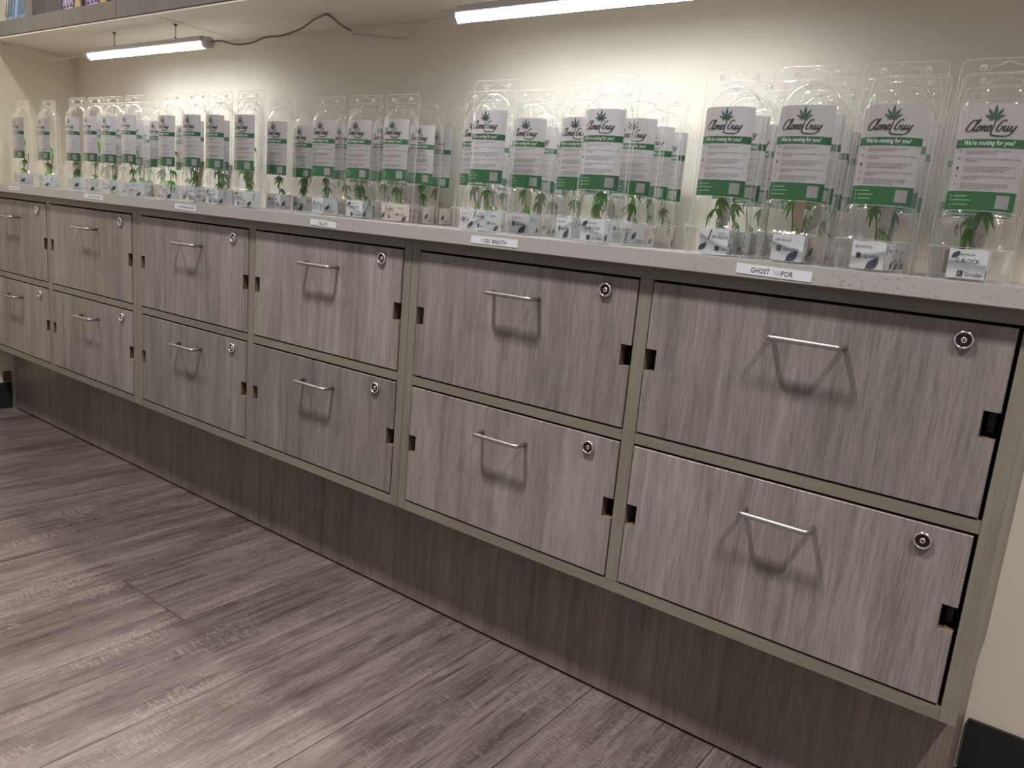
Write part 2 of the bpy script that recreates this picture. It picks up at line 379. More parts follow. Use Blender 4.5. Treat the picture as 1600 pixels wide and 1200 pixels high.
# ------------------------------------------------------------------ cabinets
ZT, ZU0, ZU1, ZL1, ZL0, ZB = .7075, .4855, .484, .468, .25, .2305
def door(parent, x0, x1, z0, z1, gap_r=.0018, hz=.655, hx=None, yaw=0.0, lock_rot=0.0):
    """flap door with its two notches, brown raw edges in the notches"""
    cx, cz = (x0+x1)/2, (z0+z1)/2
    a, b_ = x0+.0016-cx, x1-gap_r-cx
    c, d = z0+.0012-cz, z1-.0036-cz
    nz1 = (.6095 if z1 > .6 else .3755)-cz; nz0 = nz1-.0315; nw = .0165
    pts = [(a,c),(b_,c),(b_,nz0),(b_-nw,nz0),(b_-nw,nz1),(b_,nz1),(b_,d),(a,d),(a,nz1),(a+nw,nz1),(a+nw,nz0),(a,nz0)]
    th = .017; n = len(pts)
    me = bpy.data.meshes.new('door'); bm = bmesh.new()
    f = [bm.verts.new((p[0], 0, p[1])) for p in pts]; bk = [bm.verts.new((p[0], th, p[1])) for p in pts]
    for quad in ((0,1,2,11),(11,2,3,10),(10,3,4,9),(9,4,5,8),(8,5,6,7)):
        bm.faces.new([f[i] for i in quad]); bm.faces.new([bk[i] for i in reversed(quad)])
    for i in range(n):
        fc = bm.faces.new((f[i], f[(i+1) % n], bk[(i+1) % n], bk[i]))
        fc.material_index = 1 if i in (2,3,4,8,9,10) else 0
    bmesh.ops.recalc_face_normals(bm, faces=bm.faces)
    bmesh.ops.bevel(bm, geom=[e for e in bm.edges if all(abs(v.co.y) < 1e-6 for v in e.verts) and e.calc_face_angle(0) > 1], offset=.0005, segments=1, affect='EDGES')
    bm.to_mesh(me); bm.free()
    o = link('door', me, [M['door'], M['raw']], parent); o.location = (cx, -.0012, cz); o.rotation_euler = (0, 0, yaw)
    # bar handle
    g = G(); hw = .0445; hd = .026; hzl = hz-cz; r = .0036
    path = [(-hw, 0, hzl), (-hw, -hd*.55, hzl)]
    for k in range(7):
        t = k/6*PI/2; path.append((-hw+.007*(1-math.cos(t)), -hd+.007*(1-math.sin(t)), hzl))
    path += [(-p[0], p[1], p[2]) for p in reversed(path)]
    g.tube(path, r, 10)
    h = g.build('handle', M['steel'], o, smooth=True)
    # cam lock
    g = G(); lx, lz = x1-.0535-cx, (.684 if z1 > .6 else .4445)-cz
    g.lathe([(.0105,0),(.0108,-.0025),(.0098,-.0045),(.0085,-.0048),(.0078,-.0036),(.0074,-.0012)], 28, 'y', (lx, 0, lz), 0)
    g.lathe([(.0074,-.0012),(.004,-.0010),(.0001,-.0010)], 28, 'y', (lx, 0, lz), 1)
    g.lathe([(.0034,-.0010),(.0034,-.0030),(.0022,-.0036),(.0001,-.0036)], 16, 'y', (lx, 0, lz), 0)
    lk = g.build('lock', [M['chrome'], M['keyhole']], o, smooth=True)
    kg = G(); kg.box(lx-.0006, lx+.0006, -.0039, -.0032, lz-.002, lz+.002); kg.build('keyway', M['keyhole'], o)
    # black spring hinges behind the notches
    for s, nx in ((0, a+.004), (1, b_-nw+.004)):
        g = G(); zc = (nz0+nz1)/2
        g.box(nx+.001, nx+.008, .020, .030, nz0+.004, nz1-.004)
        g.lathe([(.0001,.0175),(.0026,.018),(.0032,.020)], 10, 'y', (nx+.0045, 0, zc-.008))
        g.lathe([(.0001,.0175),(.0026,.018),(.0032,.020)], 10, 'y', (nx+.0045, 0, zc+.007))
        g.build('hinge', M['black_metal'], o)
    return o
def cabinet(name, label, X0, X1, p0, p1, doors, kick=None):
    """carcass with two columns of two flap doors; p0..p1 is the middle partition"""
    root = empty(name, (0, 0, 0)); tag(root, label, 'cabinet', 'three laminate locker cabinets in a row')
    D = YB-.002
    def part(n, x0, x1, z0, z1, mat, y0=0.0, y1=D):
        cx, cz = (x0+x1)/2, (z0+z1)/2
        o = box_obj(n, x0-cx, x1-cx, y0, y1, z0-cz, z1-cz, mat, root, bevel=.0004); o.location = (cx, 0, cz); return o
    (l0, l1), (r0, r1) = doors
    part('side_panel', X0, l0, ZB, .724, M['frame_v']); part('side_panel', r1, X1, ZB, .724, M['frame_v'])
    part('partition', p0, p1, ZB+.018, .7073, M['frame_v'])
    part('top_rail', l0+.0002, r1-.0002, ZT, .724, M['frame_h'])
    part('bottom_panel', l0+.0002, r1-.0002, ZB, ZL0-.0018, M['frame_h'])
    for a, b_ in ((l0, p0), (p1, r1)): part('shelf_rail', a+.0002, b_-.0002, ZL1, ZU1, M['frame_h'])
    part('back_panel', l0+.0002, r1-.0002, ZL0, ZT-.0002, M['inside'], D-.006, D)
    return root
units = [
 ('locker_cabinet', 'right cabinet of four grey laminate flap doors, under the plainest stretch of counter beside the off-white wall',
  -.9095, .0215, -.4612, -.4405, ((-.8910, -.4612), (-.4405, .0030))),
 ('locker_cabinet', 'middle cabinet of four grey laminate flap doors, between the two other cabinets',
  -1.8420, -.9100, -1.3840, -1.3618, ((-1.8215, -1.3840), (-1.3618, -.9288))),
 ('locker_cabinet', 'left cabinet of four grey laminate flap doors, meeting the left end wall',
  -2.7900, -1.8425, -2.3305, -2.3068, ((-2.7680, -2.3305), (-2.3068, -1.8625)))]
units[0] = (units[0][0], 'right cabinet of four grey laminate doors, with exposed side by the black baseboard') + units[0][2:]
for ui, (nm, lb, X0, X1, p0, p1, dr) in enumerate(units):
    root = cabinet(nm, lb, X0, X1, p0, p1, ((dr[0][0], None), (None, dr[1][1])) if False else dr)
    for ci, (a, b_) in enumerate(dr):
        gr = .0045 if (ui == 0 and ci == 1) else .0022
        door(root, a, b_, ZU0, ZT, gr, .6555)
        door(root, a, b_, ZL0, ZL1, gr, .4205)
# plinth, set back under the cabinets
pl = empty('plinth', (0, .07, Z0)); tag(pl, 'recessed dark brown wood-grain plinth under the row of cabinets', 'plinth')
for a, b_ in ((-2.770, -1.3396), (-1.3388, .0185)):
    cx = (a+b_)/2
    o = box_obj('kick_panel', a-cx, b_-cx, 0, .017, -.1055, .1103, M['kick'], pl, bevel=.0004); o.location = (cx, 0, .1102)
for a in (-2.770, .0015):
    o = box_obj('end_panel', 0, .017, .0172, YB-.07-.010, 0, .2203, M['kick'], pl); o.location = (a, 0, 0)
# black strip set in the gap at the floor, painting its shade
o = box_obj('gap_shade_strip', -2.765, .0135, .004, .010, 0, .005, M['black_base'], pl)

# ------------------------------------------------------------------ worktop
ct = box_obj('countertop', XL+.001, .034, -.018, YB-.001, .7245, .7480, M['counter'], bevel=.0012)
tag(ct, 'long pale speckled grey countertop over the cabinets holding the plant packs', 'countertop')

# ------------------------------------------------------------------ lettering helpers
_tc = {}
def text_geo(s, size=1.0, res=2, bold=False):
    """verts/faces of a line of built-in-font text, left aligned, baseline at 0, and its width"""
    key = (s, res)
    if key not in _tc:
        cu = bpy.data.curves.new('t', 'FONT'); cu.body = s; cu.size = 1.0; cu.resolution_u = res; cu.fill_mode = 'FRONT'
        ob = bpy.data.objects.new('t', cu); C.objects.link(ob)
        dg = bpy.context.evaluated_depsgraph_get(); me = ob.evaluated_get(dg).to_mesh()
        vs = [(v.co.x, v.co.y) for v in me.vertices]; fs = [tuple(p.vertices) for p in me.polygons]
        ob.evaluated_get(dg).to_mesh_clear(); bpy.data.objects.remove(ob); bpy.data.curves.remove(cu)
        _tc[key] = (vs, fs)
    vs, fs = _tc[key]
    return [(x*size, y*size) for x, y in vs], fs, (max([v[0] for v in vs] or [0])*size)
def put_text(g, s, x, z, size, width, fn, mi, shear=0.0, res=2):
    vs, fs, w = text_geo(s, size, res)
    k = (width/w) if (width and w) else 1.0
    g.add([fn(x+vx*k+shear*vy, z+vy) for vx, vy in vs], fs, mi)
def ribbon(g, pts, wfn, fn, mi, n=5):
    P = catmull([(p[0], p[1], 0) for p in pts], n); vs = []; fs = []
    for i, p in enumerate(P):
        t = (P[min(i+1, len(P)-1)] - P[max(i-1, 0)]); t.normalize() if t.length else None
        nrm = Vector((-t.y, t.x, 0)); w = wfn(t, i/(len(P)-1))
        vs.append(fn(p.x+nrm.x*w, p.y+nrm.y*w)); vs.append(fn(p.x-nrm.x*w, p.y-nrm.y*w))
        if i: fs.append((2*i-2, 2*i-1, 2*i+1, 2*i))
    g.add(vs, fs, mi)

# ------------------------------------------------------------------ name tapes on the counter edge
def tape(x0, x1, z0, z1, text, label, tilt=0.0, faint='', blur=False):
    cx, cz = (x0+x1)/2, (z0+z1)/2
    o = box_obj('name_tape', -(x1-x0)/2, (x1-x0)/2, -.0005, 0, -(z1-z0)/2, (z1-z0)/2, M['tag'])
    o.location = (cx, -.0181, cz); o.rotation_euler = (0, tilt, 0)
    tag(o, label, 'label', 'name tapes along the counter edge')
    g = G(); fn = lambda x, z: (x, -.0007, z); h = (z1-z0)
    if blur:
        for i in range(blur):
            r = random.Random(i+int(x0*100)); a = -.35*(x1-x0)+i*.7*(x1-x0)/blur+.25*(x1-x0)*.3
            ribbon(g, [(a, -.18*h), (a+.002, .15*h), (a+.004, -.1*h), (a+.005, .18*h)], lambda t, u: .0007, fn, 0)
        g.build('lettering', [M['blue_ink']], o)
    else:
        # text: list of (string, start, end, faint)
        for s, a, b_, ft in text:
            put_text(g, s, a*(x1-x0)-(x1-x0)/2, -.27*h, .72*h, (b_-a)*(x1-x0), fn, 1 if ft else 0)
        g.build('lettering', [M['ink'], M['faint_ink']], o, fixn=False)
    return o
tape(-.3175, -.2215, .7292, .7418, [('GHOST', .20, .455, 0), ('VA', .50, .595, 1), ('POR', .60, .76, 0)], 'silver tape reading GHOST VAPOR on the counter edge', .02)
tape(-.7635, -.6690, .7300, .7420, [('G', .21, .26, 1), ('ODS', .28, .42, 0), ('BREATH', .46, .76, 0)], 'silver tape reading GODS BREATH on the counter edge', .0)
tape(-1.1655, -1.0910, .7290, .7400, [('G', .29, .35, 1), ('ELLATI', .38, .68, 0)], 'silver tape reading GELLATI on the counter edge', .03)
tape(-1.640, -1.555, .7305, .7430, None, 'silver tape with smeared blue writing under the left dark-labelled packs', .02, blur=9)
tape(-2.068, -1.968, .7325, .7440, None, 'faint silver tape with smudged writing left of the smeared blue one', .01, blur=6)
tape(-2.525, -2.452, .7325, .7440, None, 'leftmost silver name tape, nearly blank, near the left wall', 0, blur=5)

# ------------------------------------------------------------------ blister pack
HW, DF, NE = .0375, .026, 2.4       # half width, bulge, roundness of the tower
def section(z):
    """half width, bulge depth and roundness of the pack at height z"""
    if z < .0345:
        t = z/.0345; return (.0368+.0030*t, .0272+.0022*t, 7.0)
    K = [(.0345,.0398,.0294,7.0),(.0352,.0418,.0312,6.5),(.0372,.0418,.0312,6.0),(.0380,.0402,.0296,5.0),(.060,.0396,.0290,4.0),(.0675,.0394,.0286,3.4),
         (.0715,.0388,.0276,3.0),(.0745,.0378,.0262,2.6),(.0765,.0370,.0252,2.5),(.0785,.0375,.0260,2.4),(.182,.0375,.0260,2.4)]
    for a, b_ in zip(K, K[1:]):
        if z <= b_[0]:
            t = (z-a[0])/(b_[0]-a[0]); return tuple(a[i]+(b_[i]-a[i])*t for i in (1,2,3))
    q = min(1.0, (z-.182)/HW); s = math.sqrt(max(0, 1-q*q))
    return (max(HW*s, 1e-4), DF*(s**.75), 2.4)
ZS = [0,.002,.017,.0345,.0352,.0372,.0380,.048,.060,.0640,.0675,.0695,.0715,.0730,.0745,.0755,.0765,.0785,.0800,.115,.150,.182]
ZS += [.182+HW*math.sin(k/9*PI/2) for k in range(1, 10)]
def half_shell(sign):
    n = 22; vs = []; fs = []
    for z in ZS:
        w, d, e = section(z)
        if z < .0015: w -= .0012; d -= .0012
        for k in range(n+1):
            t = PI*k/n; c, s_ = math.cos(t), math.sin(t)
            vs.append((-w*math.copysign(abs(c)**(2/e), c), sign*d*abs(s_)**(2/e), z))
    for i in range(len(ZS)-1):
        for k in range(n):
            a = i*(n+1)+k; fs.append((a, a+1, a+n+2, a+n+1))
    b = len(vs)
    # bottom cap
    vs.append((0, 0, 0))
    for k in range(n): fs.append((k+1, k, b))
    return vs, fs
def ring_pts(r, cx, cz, n=14, y=0): return [(cx+r*math.cos(2*PI*k/n), y, cz+r*math.sin(2*PI*k/n)) for k in range(n)]
def flange_outline():
    pts = [(.0405, .0), (.0425, .002), (.0435, .05), (.0448, .15), (.0455, .228)]
    for k in range(1, 7):
        t = k/6*PI/2; pts.append((.0455-.009+.009*math.cos(t), .231+.009*math.sin(t)))
    R_ = pts[:]; Lf = [(-x, z) for x, z in reversed(pts)]
    return R_ + Lf
def inner_outline():
    out = [(section(z)[0]+.0004, z) for z in ZS if z > .001]
    out[-1] = (.0005, .2199)
    return [(section(.001)[0], .0012)] + out + [(-x, z) for x, z in reversed(out)] + [(-section(.001)[0], .0012)]
def slot_pts():
    base = [(-.0160,.2262),(-.0170,.2285),(-.0155,.2315),(-.0100,.2325),(-.0055,.2345),(0,.2365),(.0055,.2345),(.0100,.2325),(.0155,.2315),(.0170,.2285),(.0160,.2262),(.0120,.2252),(0,.2252),(-.0120,.2252)]
    return [(p.x, p.y) for p in catmull([(a, b_, 0) for a, b_ in base], 2, closed=True)]
proto = {}
def make_shell_meshes():
    for nm, sg in (('front', -1), ('back', 1)):
        vs, fs = half_shell(sg)
        if nm == 'back':   # shallower and a little narrower so front and back nest
            vs = [(x*.985, y*.92, z) for x, y, z in vs]
        me = bpy.data.meshes.new('shell_'+nm); me.from_pydata(vs, [], fs); me.update(); me.materials.append(M['clear'])
        for p in me.polygons: p.use_smooth = True
        proto[nm] = me
    # flange sheet with the hanging slot cut out
    bm = bmesh.new(); edges = []
    for loop in (flange_outline(), inner_outline(), slot_pts()):
        vv = [bm.verts.new((x, 0, z)) for x, z in loop]
        for i in range(len(vv)): edges.append(bm.edges.new((vv[i], vv[(i+1) % len(vv)])))
    bmesh.ops.triangle_fill(bm, use_beauty=True, use_dissolve=False, edges=edges)
    # drop triangles inside the tower or the slot
    def inside(px, pz, poly):
        c = False
        for i in range(len(poly)):
            (x1, z1), (x2, z2) = poly[i-1], poly[i]
            if (z1 > pz) != (z2 > pz) and px < (x2-x1)*(pz-z1)/(z2-z1)+x1: c = not c
        return c
    io, so, fo = inner_outline(), slot_pts(), flange_outline()
    dead = [f for f in bm.faces if inside(f.calc_center_median().x, f.calc_center_median().z, io) or inside(f.calc_center_median().x, f.calc_center_median().z, so)
            or not inside(f.calc_center_median().x, f.calc_center_median().z, fo)]
    bmesh.ops.delete(bm, geom=dead, context='FACES')
    me = bpy.data.meshes.new('flange'); bm.to_mesh(me); bm.free(); me.materials.append(M['clear']); proto['flange'] = me
    # raised beads: outline, tower edge, slot, two pegs, base ledge
    g = G(); T = .00042
    g.tube([(x, 0, z) for x, z in flange_outline()], T, 5, closed=True)
    io3 = [(x, -.0004, z) for x, z in inner_outline() if z > .002]; g.tube(io3, T*.9, 5, caps=False)
    g.tube([(x, -.0003, z) for x, z in slot_pts()], T, 5, closed=True)
    for sx in (-1, 1):
        g.tube(ring_pts(.0036, sx*.0235, .2305, 14, -.0006), T*1.1, 5, closed=True)
        g.lathe([(.0034,-.0005),(.0026,-.0030),(.0001,-.0034)], 12, 'y', (sx*.0235, 0, .2305))
        g.tube([(sx*.0425, -.0004, .045), (sx*.0436, -.0004, .13), (sx*.0436, -.0004, .195), (sx*.038, -.0004, .2215)], T*.8, 5)
    g.tube([(-.0385, -.0004, .2222), (-.02, -.0004, .2236), (.02, -.0004, .2236), (.0385, -.0004, .2222)], T*.8, 5)
    for zz, sc_ in ((.0362, 1.0), (.0740, 1.0)):
        w, d, e = section(zz)
        pts = []
        for k in range(23):
            t = PI*k/22; c, s_ = math.cos(t), math.sin(t)
            pts.append((-w*math.copysign(abs(c)**(2/e), c), -d*abs(s_)**(2/e)-.0002, zz+(.0025*math.sin(t) if zz > .05 else 0)))
        g.tube(pts, T*.9, 5)
    me = bpy.data.meshes.new('rim_bead'); me.from_pydata(g.v, [], g.f); me.update(); me.materials.append(M['rim'])
    for p in me.polygons: p.use_smooth = True
    proto['bead'] = me
make_shell_meshes()

# the paper label and its print
LW, LZ0, LZ1 = .0335, .0775, .1900
def surf(x, inset):
    w, d, e = HW-inset, DF-inset, NE
    q = max(0.0, 1-(abs(x)/w)**e); return -(d*q**(1/e))
def lab(u, v, lift):   # u,v in 0..1 from top left
    x = -LW+2*LW*u; return (x, surf(x, .0012-lift), LZ1-(LZ1-LZ0)*v)
def make_label():
    g = G(); n = 20
    vs = []; 
    for v in (0, 1):
        for k in range(n+1): vs.append(lab(k/n, v, 0))
    g.add(vs, [(k+n+1, k+n+2, k+1, k) for k in range(n)])
    me = bpy.data.meshes.new('paper_label'); me.from_pydata(g.v, [], g.f); me.update(); me.materials.append(M['label'])
    for p in me.polygons: p.use_smooth = True
    proto['label'] = me
    g = G()
    def band(u0, u1, v0, v1, mi, lift=.0003, n=20):
        vs = []
        for v in (v0, v1):
            for k in range(n+1): vs.append(lab(u0+(u1-u0)*k/n, v, lift))
        g.add(vs, [(k+n+1, k+n+2, k+1, k) for k in range(n)], mi)
    band(0, 1, .325, .405, 0); band(0, 1, .815, 1.0, 0)
    band(.745, .925, .845, .970, 6, .0005, 6)       # pale square (its code is left out)
    W_ = 2*LW; H_ = LZ1-LZ0
    fn = lambda lift: (lambda x, z: lab(x/W_, -z/H_, lift))
    # slogan
    put_text(g, "We're rooting for you!", .12*W_, -.381*H_, .0072, .72*W_, fn(.0005), 2, shear=.15, res=2)
    # hand-lettered logo
    ST = [[(1.15,1.72),(0.98,2.0),(0.62,1.9),(0.25,1.3),(0.1,0.6),(0.3,0.05),(0.7,0.0),(1.1,0.45)],
     [(1.1,.45),(1.45,1.3),(1.6,2.0),(1.42,1.95),(1.25,1.0),(1.3,0.12),(1.5,.0),(1.72,.35)],
     [(2.10,.95),(1.85,.80),(1.76,.3),(1.95,.0),(2.18,.2),(2.26,.7),(2.10,.95),(2.2,.80),(2.52,.90)],
     [(2.55,.95),(2.55,.5),(2.52,0)], [(2.54,.2),(2.7,.75),(2.9,.95),(3.0,.7),(2.96,.2),(3.08,.0),(3.3,.3)],
     [(3.3,.4),(3.68,.55),(3.66,.98),(3.40,.88),(3.30,.35),(3.5,.0),(3.75,.1),(3.98,.4)],
     [(5.5,1.7),(5.32,1.97),(4.98,1.75),(4.7,1.0),(4.7,.3),(5.0,.0),(5.32,.3),(5.4,.82),(5.05,.85),(5.6,.88)],
     [(5.8,.95),(5.72,.35),(5.88,.0),(6.12,.3),(6.25,.95),(6.2,.3),(6.35,.0),(6.58,.35)],
     [(6.72,.95),(6.66,.35),(6.85,.05),(7.12,.4),(7.3,.95),(7.16,.1),(6.98,-.45),(6.72,-.72)]]
    mapf = lambda lift: (lambda x, y: lab(.10+.0985*(x+.28*y)*.98, .252-.0525*y, lift))
    for s_ in ST:
        ribbon(g, s_, lambda t, u: .05+.08*abs(t.y), mapf(.0005), 1, 5)
    ribbon(g, [(3.72,2.35),(3.95,1.6),(4.05,.8),(4.05,0),(4.2,-.55),(4.7,-.78),(5.6,-.86),(6.45,-.84),(6.95,-.62),(7.25,-.1)], lambda t, u: .07+.04*math.sin(PI*u), mapf(.0005), 1, 5)
    # seven-fingered leaf emblem
    cx, cz = .505, .140
    for ang, ln in ((0,.135),(34,.120),(-34,.120),(66,.098),(-66,.098),(98,.055),(-98,.055)):
        a = math.radians(ang); dx, dz = math.sin(a), math.cos(a); nx, nz = dz, -dx; vs = []; fs = []
        prof = [(0,.03),(.25,.085),(.5,.115),(.7,.09),(.87,.04),(1.0,0)]
        for t, w in prof:
            for s_ in (-1, 1):
                px, pz = dx*ln*t+nx*s_*w*ln, dz*ln*t+nz*s_*w*ln
                vs.append(lab(cx+px*H_/W_, cz-pz, .0006))
        for i in range(len(prof)-1): fs.append((2*i, 2*i+1, 2*i+3, 2*i+2))
        g.add(vs, fs, 3)
    # paragraphs
    para = [(.425, ['Remove the plants from the container. Remove', 'wrapping around the clone cube.']),
            (.500, ['Inspect the roots. If roots are not visible, it is time', 'to transplant.']),
            (.575, ['Pot any size, place the plant in a prepared hole of', 'soil about one inch deep. Completely cover the', 'cube, press soil and pack lightly to firm.']),
            (.665, ['If using the tunnel, gently insert the clone into the', 'designated hole.']),
            (.735, ['Water lightly, whether soil surrounds the plant,', 'wait to grow into the soil and water and adjust', 'the clone twice a day for one week.'])]
    for v, lines in para:
        for j, s_ in enumerate(lines):
            put_text(g, s_, .19*W_, -(v+.016+.0205*j)*H_, .0026, len(s_)/52*.74*W_, fn(.0005), 4, shear=.1, res=1)
    # five small icons: sprout, pot, drops
    for i, v in enumerate((.435, .508, .592, .675, .752)):
        for a in ((-.5, .5) if i < 2 else (-.15, .15)):
            vs = [lab(.095+.028*math.sin(a+da)*r_, v-.02*math.cos(a+da)*r_+.008, .0005) for da, r_ in ((-.35,.25),(-.3,.9),(.05,1.2),(.35,.8),(.3,.2))]
            g.add(vs, [(0,1,2,3,4)], 4)
        if i == 2: band(.075, .115, v-.008, v+.014, 4, .0005, 2)
    # three contact lines with bullets on the green foot
    for i, (v, w) in enumerate(((.858,.20),(.897,.27),(.938,.23))):
        band(.125, .125+w, v, v+.008, 5, .0005, 4); band(.075, .093, v-.003, v+.012, 5, .0005, 1)
    me = bpy.data.meshes.new('printing'); me.from_pydata(g.v, [], g.f); me.update()
    for k in ('green','ink','white_ink','logo_green','grey_ink','faint_green','patch'):
        if k == 'patch': me.materials.append(simple('pale_grey_patch', (.24,.24,.24), .6)); continue
        if k == 'faint_green': me.materials.append(simple('pale_green_print', (.22,.42,.24), .6))
        else: me.materials.append(M[k])
    for p, i in zip(me.polygons, g.m): p.material_index = i
    proto['print'] = me
make_label()

# rockwool cubes with printed wraps
CB, CH = .0190, .0335
def make_cubes():
    def tile(w2):
        vs = [(-CB,-CB,.0012),(CB,-CB,.0012),(CB,CB,.0012),(-CB,CB,.0012),(-CB,-CB,CH-.001),(CB,-CB,CH-.001),(CB,CB,CH-.001),(-CB,CB,CH-.001)]
        return vs
    g = G(); g.box(-CB+.0006, CB-.0006, -CB+.0006, CB-.0006, .0012, CH-.003); g.box(-CB+.002, CB-.002, -CB+.002, CB-.002, CH-.003, CH-.0015)
    me = bpy.data.meshes.new('rockwool'); me.from_pydata(g.v, [], g.f); me.update(); me.materials.append(M['wool']); proto['wool'] = me
    for nm, mt in (('wrap_white', M['foil']), ('wrap_beige', M['foil_beige'])):
        g = G(); n = 6; r = random.Random(3)
        ring = []
        for sx, sy, ex, ey in ((-1,-1,1,-1),(1,-1,1,1),(1,1,-1,1),(-1,1,-1,-1)):
            for k in range(n):
                t = k/n; x, y = (sx+(ex-sx)*t)*CB, (sy+(ey-sy)*t)*CB; ring.append((x, y))
        vs = []
        for z in (.0012, .012, .024, CH):
            for (x, y) in ring:
                j = 1+r.uniform(-.006, .012); vs.append((x*j, y*j, z+(r.uniform(-.0006, .0006) if z > .03 else 0)))
        N_ = len(ring)
        g.add(vs, [(i*N_+k, i*N_+(k+1) % N_, (i+1)*N_+(k+1) % N_, (i+1)*N_+k) for i in range(3) for k in range(N_)])
        me = bpy.data.meshes.new(nm); me.from_pydata(g.v, [], g.f); me.update(); me.materials.append(mt); proto[nm] = me
    front = lambda x, z: (x, -CB-.0006, z)
    right = lambda x, z: (CB+.0006, x, z)
    def leaf_mark(g, fn, x, z, s):
        o = catmull([(0,0,0),(.15,.55,0),(.55,.85,0),(1.0,1.0,0),(1.05,.6,0),(.9,.2,0),(.5,-.05,0)], 4, closed=True)
        g.add([fn(x+p.x*s, z+p.y*s) for p in o], [tuple(range(len(o)))], 0)
        g.add([fn(x+a*s, z+b_*s) for a, b_ in ((-.12,-.2),(-.02,-.2),(.12,.05),(.04,.06))], [(0,1,2,3)], 0)
    def brandline(g, fn, x, z, s, w=None):
        g.add([fn(x, z-.1*s), fn(x+.9*s, z-.1*s), fn(x+.9*s, z+.9*s), fn(x, z+.9*s)], [(0,1,2,3)], 0)
        for q in ((.18,.30,.1,.7),(.38,.50,.1,.7),(.18,.5,.55,.7)):
            g.add([fn(x+q[0]*s, z+q[2]*s), fn(x+q[1]*s, z+q[2]*s), fn(x+q[1]*s, z+q[3]*s), fn(x+q[0]*s, z+q[3]*s)], [(0,1,2,3)], 1)
        put_text(g, 'Grodan', x+1.2*s, z, 1.05*s, w, fn, 0, res=2)
    def slash(g, fn, x, z, h):
        g.add([fn(x, z), fn(x+.0012, z), fn(x+.0050, z+h), fn(x+.0032, z+h)], [(0,1,2,3)], 0)
    for k in range(4):
        g = G()
        if k == 0:
            slash(g, front, -.008, .019, .013); put_text(g, 'GRO-BLOCK', -.003, .0215, .0062, .0215, front, 0)
            put_text(g, 'premium', .005, .0275, .0032, .010, front, 0); brandline(g, front, .003, .006, .0062, .008)
            leaf_mark(g, front, -.0185, .006, .009); brandline(g, right, -.012, .012, .0045); leaf_mark(g, right, .002, .002, .009)
            put_text(g, 'BLOCK', -.008, .024, .0042, None, right, 0)
        elif k == 1:
            brandline(g, front, -.013, .014, .0062, .019); leaf_mark(g, front, .000, .002, .0125)
            put_text(g, 'GRO-BLOCK', -.016, .0255, .0042, .020, front, 0); slash(g, right, -.014, .018, .012)
            put_text(g, 'GRO-B', -.008, .0225, .0048, None, right, 0); leaf_mark(g, right, .006, .004, .008)
        elif k == 2:
            put_text(g, 'GR PREMIUM', -.016, .0265, .0030, .022, front, 0); put_text(g, 'G-BLOCK', -.012, .0185, .0066, .024, front, 0)
            brandline(g, front, -.008, .004, .0062, .017); leaf_mark(g, front, -.016, .024, .007)
            slash(g, right, -.002, .016, .013); leaf_mark(g, right, -.016, .004, .009)
        else:
            brandline(g, front, -.014, .021, .0055, .018); slash(g, front, .010, .006, .012); put_text(g, 'GRO-BLOCK', -.014, .010, .0034, .018, front, 0)
            leaf_mark(g, right, -.014, .010, .010); put_text(g, 'Grodan', -.002, .006, .0042, None, right, 0)
        me = bpy.data.meshes.new('wrap_print'); me.from_pydata(g.v, [], g.f); me.update(); me.materials.append(M['navy']); me.materials.append(M['foil'])
        for p, i in zip(me.polygons, g.m): p.material_index = i
        proto['wp%d' % k] = me
make_cubes()

